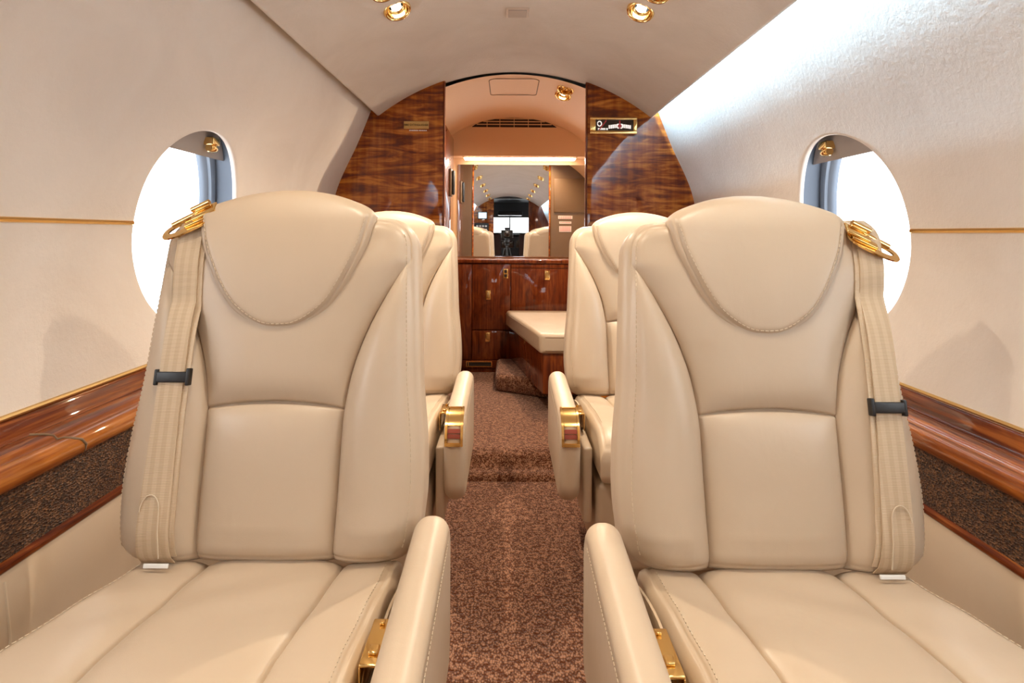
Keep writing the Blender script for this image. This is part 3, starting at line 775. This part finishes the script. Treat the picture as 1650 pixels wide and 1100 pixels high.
def seat_parts(m, belt):
    """meshes of one seat; m = +1 has its armrest on the +x side, m = -1 is the mirrored seat"""
    parts = []; fr = back_frame(m)
    full = seat_cols()
    bm = cushion(back_rows(), lambda t: -back_hw(t), back_hw, full, back_nf, lambda X, T, e: -.135+.03*np.clip(T/.6, 0, 1)+0*X, .034, .045, fr, _wall_warp, back_cols)
    parts.append(('backrest', bm, 'leather', None, 55))
    a = np.linspace(0, PI, 66); rows = HB+(HT-HB)*(1-np.cos(a))/2
    bm = cushion(rows, lambda t: -head_hw(t), head_hw, edge_cols(70), head_nf, head_nb, .022, .05, fr)
    parts.append(('headrest', bm, 'leather', None, 60))
    # stitching on backrest and headrest
    N = Vector((0, -ct, st)); bm = bmesh.new()
    for s in (-1, 1):
        path = []
        for t in np.linspace(.03, TOP-.03, 60):
            x = s*(back_hw(t)-.019); path.append(Vector(fr(x, t, seat_surface_n(x, t)+.0004)))
        stitches(bm, path, N)
        parts.append(('stitching', bm, 'thread', 'backrest', 30)); bm = bmesh.new()
    bm = bmesh.new(); k = int(np.argmax(_hr[:, 0])); U = [(-x, t) for x, t in _hr[:k+1][::-1]]+[(x, t) for x, t in _hr[1:k+1]]
    path = []
    for (x, t) in U:
        v = np.array([x, t-.56]); v = v/np.linalg.norm(v); xx, tt = x-v[0]*.0145, t-v[1]*.0145
        e = np.array([[.0145]]); n = float((head_nf(np.array([[xx]]), np.array([[tt]]), e)-rnd(e, .022))[0, 0]); path.append(Vector(fr(xx, tt, n+.001)))
    stitches(bm, path, N); parts.append(('stitching', bm, 'thread', 'headrest', 30))
    # seat cushion
    CT = .449; L = .47
    cf = lambda x, t, n: (m*(x-.006), .03-t, CT+n+.014*np.clip(t/L, 0, 1))
    cl_ = lambda t: -float(np.interp(t, [0, .25, L], [.204, .262, .272])); cr_ = lambda t: float(np.interp(t, [0, .25, L], [.238, .222, .222]))
    cc = lambda t: np.interp(t, [0, .25, L], [.026, -.002, -.006])
    def cnf(X, T, e):
        a = np.abs(X-cc(T)); c = .1145; d = np.abs(a-c)
        n = .004+.015*(1-np.exp(-d/.020))*np.where(a < c, 1, .9)
        n = n-.0042*np.exp(-(d/.0024)**2)-.0032*np.exp(-((e-.014)/.0028)**2)
        n = n+.0016*np.sin(T*55+X*30)*np.exp(-((T-.12)/.09)**2)
        return n-.05*np.clip((T-.38)/.09, 0, 1)**2
    rr = np.concatenate([np.linspace(0, .02, 8), np.linspace(.025, L-.06, 60), L-.055*(1-np.sin(np.linspace(0, PI/2, 20)))])
    cm = lambda t, l, r, cols: np.where(np.abs(cols) <= .5, cc(t)+cols/.5*.1145, np.where(cols > 0, cc(t)+.1145+(r-cc(t)-.1145)*(cols-.5)/.5, cc(t)-.1145+(l-cc(t)+.1145)*(-cols-.5)/.5))
    bm = cushion(rr, cl_, cr_, full, cnf, lambda X, T, e: -.125+0*X, .030, .03, cf, None, cm)
    parts.append(('seat_cushion', bm, 'leather', None, 55))
    bm = bmesh.new()
    for s in (-1, 1):
        path = []
        for t in np.linspace(.02, .36, 40):
            x = (cr_(t)-.021) if s > 0 else (cl_(t)+.021); e = np.array([[.021]]); n = float((cnf(np.array([[x]]), np.array([[t]]), e)-rnd(e, .030))[0, 0]); path.append(Vector(cf(x, t, n+.0012)))
        stitches(bm, path, Vector((0, 0, 1)))
        parts.append(('stitching', bm, 'thread', 'seat_cushion', 30)); bm = bmesh.new()
    # base and skirt
    bm = bmesh.new(); box(bm, -.215, .215, -.36, .06, .06, .312, .02); box(bm, -.16, .16, -.30, .10, .0, .062, .008)
    parts.append(('base', bm, 'leather', None, 40))
    bm = bmesh.new()
    for x in (-.13, .13): box(bm, x-.012, x+.012, -.34, .16, .001, .014, .003)
    parts.append(('floor_track', bm, 'brass', None, 40))
    # armrest, slab standing along the aisle side
    Z0, Z1, Y0, Y1 = .275, .552, -.450, .040
    def al(t):          # front edge y for height t
        y = Y0+.018*(Z1-t)/.3
        r = .085
        if t > Z1-r: y += r-math.sqrt(max(0, r*r-(t-(Z1-r))**2))
        r = .07
        if t < Z0+r: y += r-math.sqrt(max(0, r*r-(Z0+r-t)**2))
        return y
    def ar(t):
        y = Y1; r = .07
        if t > Z1-r: y -= r-math.sqrt(max(0, r*r-(t-(Z1-r))**2))
        r = .05
        if t < Z0+r: y -= r-math.sqrt(max(0, r*r-(Z0+r-t)**2))
        return y
    XA = .285 if m > 0 else .297; HW = .029
    af = lambda x, t, n: (m*(XA+n), x, t-.022*np.clip((-x)/.4, 0, 1)*np.clip((t-Z0)/(Z1-Z0), 0, 1))
    rows = Z0+(Z1-Z0)*(1-np.cos(np.linspace(0, PI, 60)))/2
    bm = cushion(rows, al, ar, edge_cols(60), lambda X, T, e: HW+0*X-.002*np.exp(-((e-.03)/.003)**2), lambda X, T, e: -HW+0*X, .026, .026, af)
    parts.append(('armrest', bm, 'leather', None, 60))
    bm = bmesh.new()
    path = [Vector(af(al(t)+.034, t, HW+.0004)) for t in np.linspace(Z0+.03, Z1-.05, 30)]+[Vector(af(y, Z1-.033, HW+.0004)) for y in np.linspace(Y0+.09, Y1-.06, 30)]
    stitches(bm, path, Vector((m, 0, 0))); parts.append(('stitching', bm, 'thread', 'armrest', 30))
    # gold control panel wrapped over the front corner
    def arc(s, off):    # s runs 0 top -> 1 down the front
        r = .085; A = PI/2*s*1.0
        cy, cz = Y0+r, Z1-r
        y = cy-(r+off)*math.sin(A); z = cz+(r+off)*math.cos(A); return y+.018*(Z1-z)/.3, z-.020*min(1, max(0, -y/.4))
    def strip(s0, s1, x0, x1, off, th, n=16):
        bm = bmesh.new(); L = []
        for s in np.linspace(s0, s1, n):
            (y, z), (yb, zb) = arc(s, off), arc(s, off-th); L.append([bm.verts.new((m*(XA+xx), yy, z_)) for xx, yy, z_ in ((x0, y, z), (x1, y, z), (x1, yb, zb), (x0, yb, zb))])
        for i in range(n-1):
            for k in range(4): bm.faces.new((L[i][k], L[i][(k+1) % 4], L[i+1][(k+1) % 4], L[i+1][k]))
        bm.faces.new(L[0]); bm.faces.new(L[-1][::-1]); bmesh.ops.recalc_face_normals(bm, faces=bm.faces)
        bmesh.ops.bevel(bm, geom=[e for e in bm.edges if e.calc_face_angle(0) > .9], offset=.0012, segments=2, affect='EDGES')
        return bm
    bm = strip(.10, 1.0, -.0245, -.018, .005, .012); 
    for q in (strip(.10, 1.0, .018, .0245, .005, .012), strip(.10, .16, -.018, .018, .004, .010, 4), strip(.93, 1.0, -.018, .018, .005, .012, 4)):
        me = bpy.data.meshes.new('t'); q.to_mesh(me); q.free(); bm.from_mesh(me); bpy.data.meshes.remove(me)
    parts.append(('control_panel', bm, 'gold', 'armrest', 40))
    parts.append(('ashtray_lid', strip(.165, .60, -.0175, .0175, .0035, .008), 'gold', 'armrest', 40))
    parts.append(('recline_button', strip(.66, .75, -.0170, .0170, .0045, .010, 6), 'red', 'armrest', 40))
    parts.append(('call_button', strip(.76, .85, -.0170, .0170, .0040, .010, 6), 'red', 'armrest', 40))
    # shroud between cushion and armrest, lap belt with its buckle in the gap
    bm = bmesh.new(); box(bm, m*.226 if m > 0 else -.252, .252 if m > 0 else -.226, -.36, .02, .20, .415, .008)
    parts.append(('side_shroud', bm, 'leather', None, 40))
    bm = bmesh.new(); prev = None
    for q in range(14):
        f = q/13; y = .01-.235*f; z = .405+.050*math.sin(PI*min(1, f*1.0))**.6*.9-.0*f; x = .2395+.004*math.sin(f*6)
        cur = [bm.verts.new((m*(x+dx), y, z+dz)) for dx, dz in ((-.002, -.022), (-.002, .022), (.002, .022), (.002, -.022))]
        if prev:
            for k in range(4): bm.faces.new((prev[k], prev[(k+1) % 4], cur[(k+1) % 4], cur[k]))
        prev = cur
    bmesh.ops.recalc_face_normals(bm, faces=bm.faces)
    parts.append(('lap_belt', bm, 'strap', None, 40))
    bm = bmesh.new()
    def bx(x0, x1, *r, **k): box(bm, min(m*x0, m*x1), max(m*x0, m*x1), *r, **k)
    q = 0 if m > 0 else .010; bx(.224+q, .2545+q, -.252, -.162, .474, .479, bev=.002); bx(.248+q, .2545+q, -.252, -.165, .425, .4745, bev=.0015); bx(.224+q, .2265+q, -.252, -.168, .425, .4745, bev=.001)
    bx(.232+q, .245+q, -.236, -.220, .479, .484, bev=.002); bx(.235+q, .242+q, -.178, -.171, .479, .483, bev=.001)
    parts.append(('lap_belt_buckle', bm, 'gold', None, 40))
    # shoulder belt hanging down the wall side of the backrest
    bxf = lambda t: -float(np.interp(t, [0, .31, .58], belt[:3]))
    def ribbon(off, dx, hw, ts, th=.0022, topback=True):
        bm = bmesh.new(); prev = None
        for t in ts:
            x = bxf(t)+dx; n0 = max(seat_surface_n(x+q, min(t, TOP-.03)) for q in (-.022, 0, .022))+off
            if t > TOP-.045: n0 -= max(0, t-(TOP-.045))**2*16
            w_ = hw+.006*np.clip((.25-t)/.25, 0, 1)
            cur = [bm.verts.new(fr(x+q*w_, t, n0+dn)) for q, dn in ((-1, 0), (-.5, .0005), (0, .0008), (.5, .0005), (1, 0))]+[bm.verts.new(fr(x+q*w_, t, n0-th)) for q in (1, -1)]
            if prev:
                for k in range(7): bm.faces.new((prev[k], prev[(k+1) % 7], cur[(k+1) % 7], cur[k]))
            else: bm.faces.new(cur)
            prev = cur
        bm.faces.new(prev[::-1]); bmesh.ops.recalc_face_normals(bm, faces=bm.faces); return bm
    parts.append(('shoulder_belt', ribbon(.0065, -.003, .0215, np.linspace(.006, TOP+.006, 50)), 'strap', None, 40))
    parts.append(('belt_return', ribbon(.0028, .004, .0225, np.linspace(.02, TOP-.004, 50)), 'strap', 'shoulder_belt', 40))
    # loop of doubled webbing stitched near the lower end
    bm = bmesh.new(); pts = []; bx0 = bxf(.05)
    for a in np.linspace(PI*1.0, 0, 12): pts.append((bx0-.010+.016*math.cos(a), .092+.026*math.sin(a)))
    pts += [(bx0+.008, .06), (bx0+.010, .02)]
    tube(bm, [fr(x, t, seat_surface_n(bx0, max(t, .03))+.0105) for x, t in pts], .0011, 6)
    parts.append(('stitching', bm, 'thread', 'shoulder_belt', 40))
    bm = bmesh.new(); tsl = belt[3]; bx0 = bxf(tsl); nn = seat_surface_n(bx0, tsl)+.0062
    def fb(x0, x1, t0, t1, n0, n1, bev):
        b2 = box(bmesh.new(), x0, x1, t0, t1, n0, n1, bev)
        for v in b2.verts: v.co = Vector(fr(*v.co))
        bmesh.ops.recalc_face_normals(b2, faces=b2.faces)
        me = bpy.data.meshes.new('t'); b2.to_mesh(me); b2.free(); bm.from_mesh(me); bpy.data.meshes.remove(me)
    fb(bx0-.028, bx0+.026, tsl-.009, tsl+.009, nn-.001, nn+.0075, .002); fb(bx0-.031, bx0-.025, tsl-.014, tsl+.013, nn-.006, nn+.008, .002); fb(bx0+.023, bx0+.029, tsl-.014, tsl+.015, nn-.006, nn+.008, .002)
    parts.append(('belt_slider', bm, 'black', 'shoulder_belt', 40))
    bm = bmesh.new(); bx0 = bxf(0); nn = seat_surface_n(bx0, .02)+.013; fb(bx0-.014, bx0+.026, -.001+.006, .0055+.006, nn-.002, nn+.001, .0004)
    parts.append(('belt_tag', bm, 'white', 'shoulder_belt', 40))
    # gold tongue lying over the shoulder: plate with an oval slot, a bar and two guides
    tb = bmesh.new(); n = 36
    def plate(b_, cx, a, b, ia, ib, icx, z0, z1):
        o1 = [(cx+a*math.copysign(abs(math.cos(q))**.8, math.cos(q)), b*math.copysign(abs(math.sin(q))**.8, math.sin(q))) for q in np.linspace(0, 2*PI, n, endpoint=False)]
        i1 = [(icx+ia*math.cos(q), ib*math.sin(q)) for q in np.linspace(0, 2*PI, n, endpoint=False)]
        V = [[b_.verts.new((x, y, z)) for x, y in o] for o, z in ((o1, z0), (o1, z1), (i1, z1), (i1, z0))]
        for k in range(4):
            for q in range(n): b_.faces.new((V[k][q], V[k][(q+1) % n], V[(k+1) % 4][(q+1) % n], V[(k+1) % 4][q]))
    plate(tb, 0, .052, .026, .022, .010, -.018, 0, .003)
    box(tb, -.004, .046, -.012, .012, .003, .008, .0015); box(tb, .012, .060, -.007, .022, .008, .0125, .0018); box(tb, .020, .052, .010, .018, .0125, .017, .0015)
    tube(tb, [(-.030, .012, .007), (.024, .014, .009)], .0055, 10); tube(tb, [(.012, .022, .016), (.050, .020, .018)], .0050, 10)
    bmesh.ops.recalc_face_normals(tb, faces=tb.faces)
    R = Matrix.Rotation(math.radians(-24), 4, 'Y') @ Matrix.Rotation(math.radians(38), 4, 'X')
    bx0 = bxf(.6); c = Vector(fr(bx0-.004, TOP+belt[4], .018)); c.x = bx0-.010
    bmesh.ops.transform(tb, matrix=Matrix.Translation(c) @ R, verts=tb.verts)
    if m < 0: 
        for v in tb.verts: v.co.x *= -1
        bmesh.ops.recalc_face_normals(tb, faces=tb.faces)
    parts.append(('belt_tongue', tb, 'gold', 'shoulder_belt', 40))
    return parts
def make_seat(m, label, loc, belt, rz=0):
    t = thing('cabin_armchair', label, 'seat', loc, rz, None); byname = {}
    for nm, bm, mt, par, ang in seat_parts(m, belt):
        # the webbing's stripes run along it: keep each strap's own x origin
        o = put(nm, bm, mt, byname[par] if par else t, ang=ang)
        if par is None: byname[nm] = o
    byname['lap_belt_buckle']['label'] = 'gold lap belt buckle'
    return t
def copy_tree(o, parent=None):
    c = o.copy(); C.objects.link(c)
    if parent: c.parent = parent
    for ch in list(o.children): copy_tree(ch, c)
    return c
sL = make_seat(1, 'cream leather cabin armchair in front, left of the aisle, shoulder belt on its window side', (-.407, .99, 0), (.165, .165, .172, .306, -.026))
sR = make_seat(-1, 'cream leather cabin armchair in front, right of the aisle, shoulder belt on its window side', (.459, .982, -.006), (.170, .1855, .200, .271, -.052))
for s, x, lab in ((sL, -.425, 'cream leather cabin armchair behind the left front seat, nearer the wood bulkhead'), (sR, .472, 'cream leather cabin armchair behind the right front seat, nearer the wood bulkhead')):
    c = copy_tree(s); c.location = (x, 2.03, 0); c['label'] = lab

# ------------------------------------------------------------------ forward end, seen in the mirror
fl = bulk(-1, -.30, YF-.03, YF, 'wall_forward_left', 'wood', 'wood bulkhead at the forward end, left in the mirror')
fr_ = bulk(1, .48, YF-.03, YF, 'wall_forward_right', 'cabinet', 'dark bulkhead at the forward end, right in the mirror')
t = thing('cabin_monitor', 'small lit screen high on the forward bulkhead, seen in the mirror', 'monitor', (-.55, YF, EYE+.40))
put('housing', B(-.11, .11, .0005, .03, -.085, .085, .008), 'black', t); put('screen', B(-.09, .09, .0302, .032, -.065, .065), 'screen', t)
t = thing('control_unit', 'dark switch unit under the small screen on the forward bulkhead', 'control panel', (-.57, YF, EYE+.12))
put('housing', B(-.16, .16, .0005, .03, -.11, .11, .008), 'black', t)
bm = bmesh.new()
for q in range(4):
    for r in range(2): box(bm, -.12+q*.065, -.075+q*.065, .0302, .036, -.06+r*.08, -.02+r*.08, .003)
put('switches', bm, 'white', t)
bm = bmesh.new(); box(bm, -1.0, 1.07, YN-.04, YN, 0, EYE+.02); box(bm, -1.0, 1.07, YN-.04, YN, EYE+.40, 2.0); box(bm, -1.0, -.42, YN-.04, YN, EYE+.0205, EYE+.3995); box(bm, .56, 1.07, YN-.04, YN, EYE+.0205, EYE+.3995)
struct(put('wall_forward', bm, 'darkgrey'), 'windscreen wall of the cockpit, seen in the mirror', 'wall')
bm = bmesh.new(); box(bm, -1.0, 1.07, YN-.04, YF-.031, 1.80, 1.84); struct(put('ceiling_cockpit', bm, 'darkgrey'), 'grey cockpit ceiling, seen in the mirror', 'ceiling')
w_ = struct(put('window_11', B(.055, .085, YN-.05, YN+.02, EYE+.0205, EYE+.3995, .004), 'darkgrey'), 'cockpit windscreen, seen in the mirror', 'window')
put('pane', B(-.419, .559, YN-.03, YN-.024, EYE+.021, EYE+.399), 'glass', w_)
t = thing('instrument_panel', 'dark cockpit instrument panel below the windscreen, seen in the mirror', 'panel', (.07, YN, .35))
put('panel', B(-.75, .75, .16, .30, 0, .60, .02), 'darkgrey', t); put('glareshield', B(-.78, .78, .02, .34, .601, .655, .02), 'black', t)
for x in (-.5, -.28, -.06, .16, .38): put('display', B(x, x+.17, .3005, .306, .32, .50, .003), 'lens', t)
t = thing('overhead_panel', 'black overhead switch panel above the windscreen, seen in the mirror', 'panel', (.07, YN+.4, EYE+.44))
put('panel', B(-.30, .30, -.25, .25, 0, .10, .02), 'black', t)
for k, x in enumerate((-.36, .50)):
    t = thing('pilot_chair', 'dark pilot seat on the %s side of the cockpit, seen in the mirror' % ('left' if k == 0 else 'right'), 'seat', (x, YF-.75, 0))
    put('backrest', B(-.22, .22, .05, .16, .42, 1.02, .05, seg=4), 'jacket', t); put('seat_cushion', B(-.23, .23, -.42, .06, .34, .46, .04, seg=4), 'jacket', t); put('base', B(-.15, .15, -.30, .05, 0, .339, .02), 'darkgrey', t)
# the camera that took the picture, on its tripod
t = thing('tripod', 'black tripod standing in the aisle, reflected in the mirror', 'tripod', (0, -.135, 0))
put('column', lathe(bmesh.new(), [(.016, .52), (.016, .84), (.034, .85), (.034, .872)], 20, cap0=True, cap1=True), 'black', t)
hd = put('head', lathe(bmesh.new(), [(.03, .873), (.036, .885), (.038, .905), (.028, .928), (.040, .934), (.040, .945)], 24, cap0=True, cap1=True), 'black', t)
for a in (90, 210, 330):
    dx, dy = math.cos(math.radians(a)), math.sin(math.radians(a))
    bm = tube(bmesh.new(), [(dx*.03, dy*.03-.0, .80), (dx*.13, dy*.13-.0, .40), (dx*.23, dy*.23-.0, .012)], [.017, .014, .010], 10); lg = put('leg', bm, 'black', t)
    put('foot', lathe(bmesh.new(), [(.013, 0), (.015, .006), (.012, .022)], 12, Matrix.Translation((dx*.23, dy*.23, 0)), True, True), 'darkgrey', lg)
t = thing('photo_camera', 'black photo camera on the tripod, reflected in the mirror', 'camera', (0, -.17, .946)); t.scale = (1.25, 1.25, 1.25)
put('body', B(-.072, .072, -.035, .035, 0, .10, .012), 'black', t); put('viewfinder', B(-.03, .03, -.03, .03, .1005, .132, .01), 'black', t)
ln = put('lens', lathe(bmesh.new(), [(.034, .036), (.036, .06), (.040, .065), (.040, .105), (.037, .112), (.034, .108)], 30, Matrix.Translation((0, 0, .052)) @ Matrix.Rotation(-PI/2, 4, 'X'), True, False), 'black', t)
put('front_glass', lathe(bmesh.new(), [(.034, .1075), (.02, .1085), (.0005, .109)], 30, Matrix.Translation((0, 0, .052)) @ Matrix.Rotation(-PI/2, 4, 'X')), 'lens', ln)
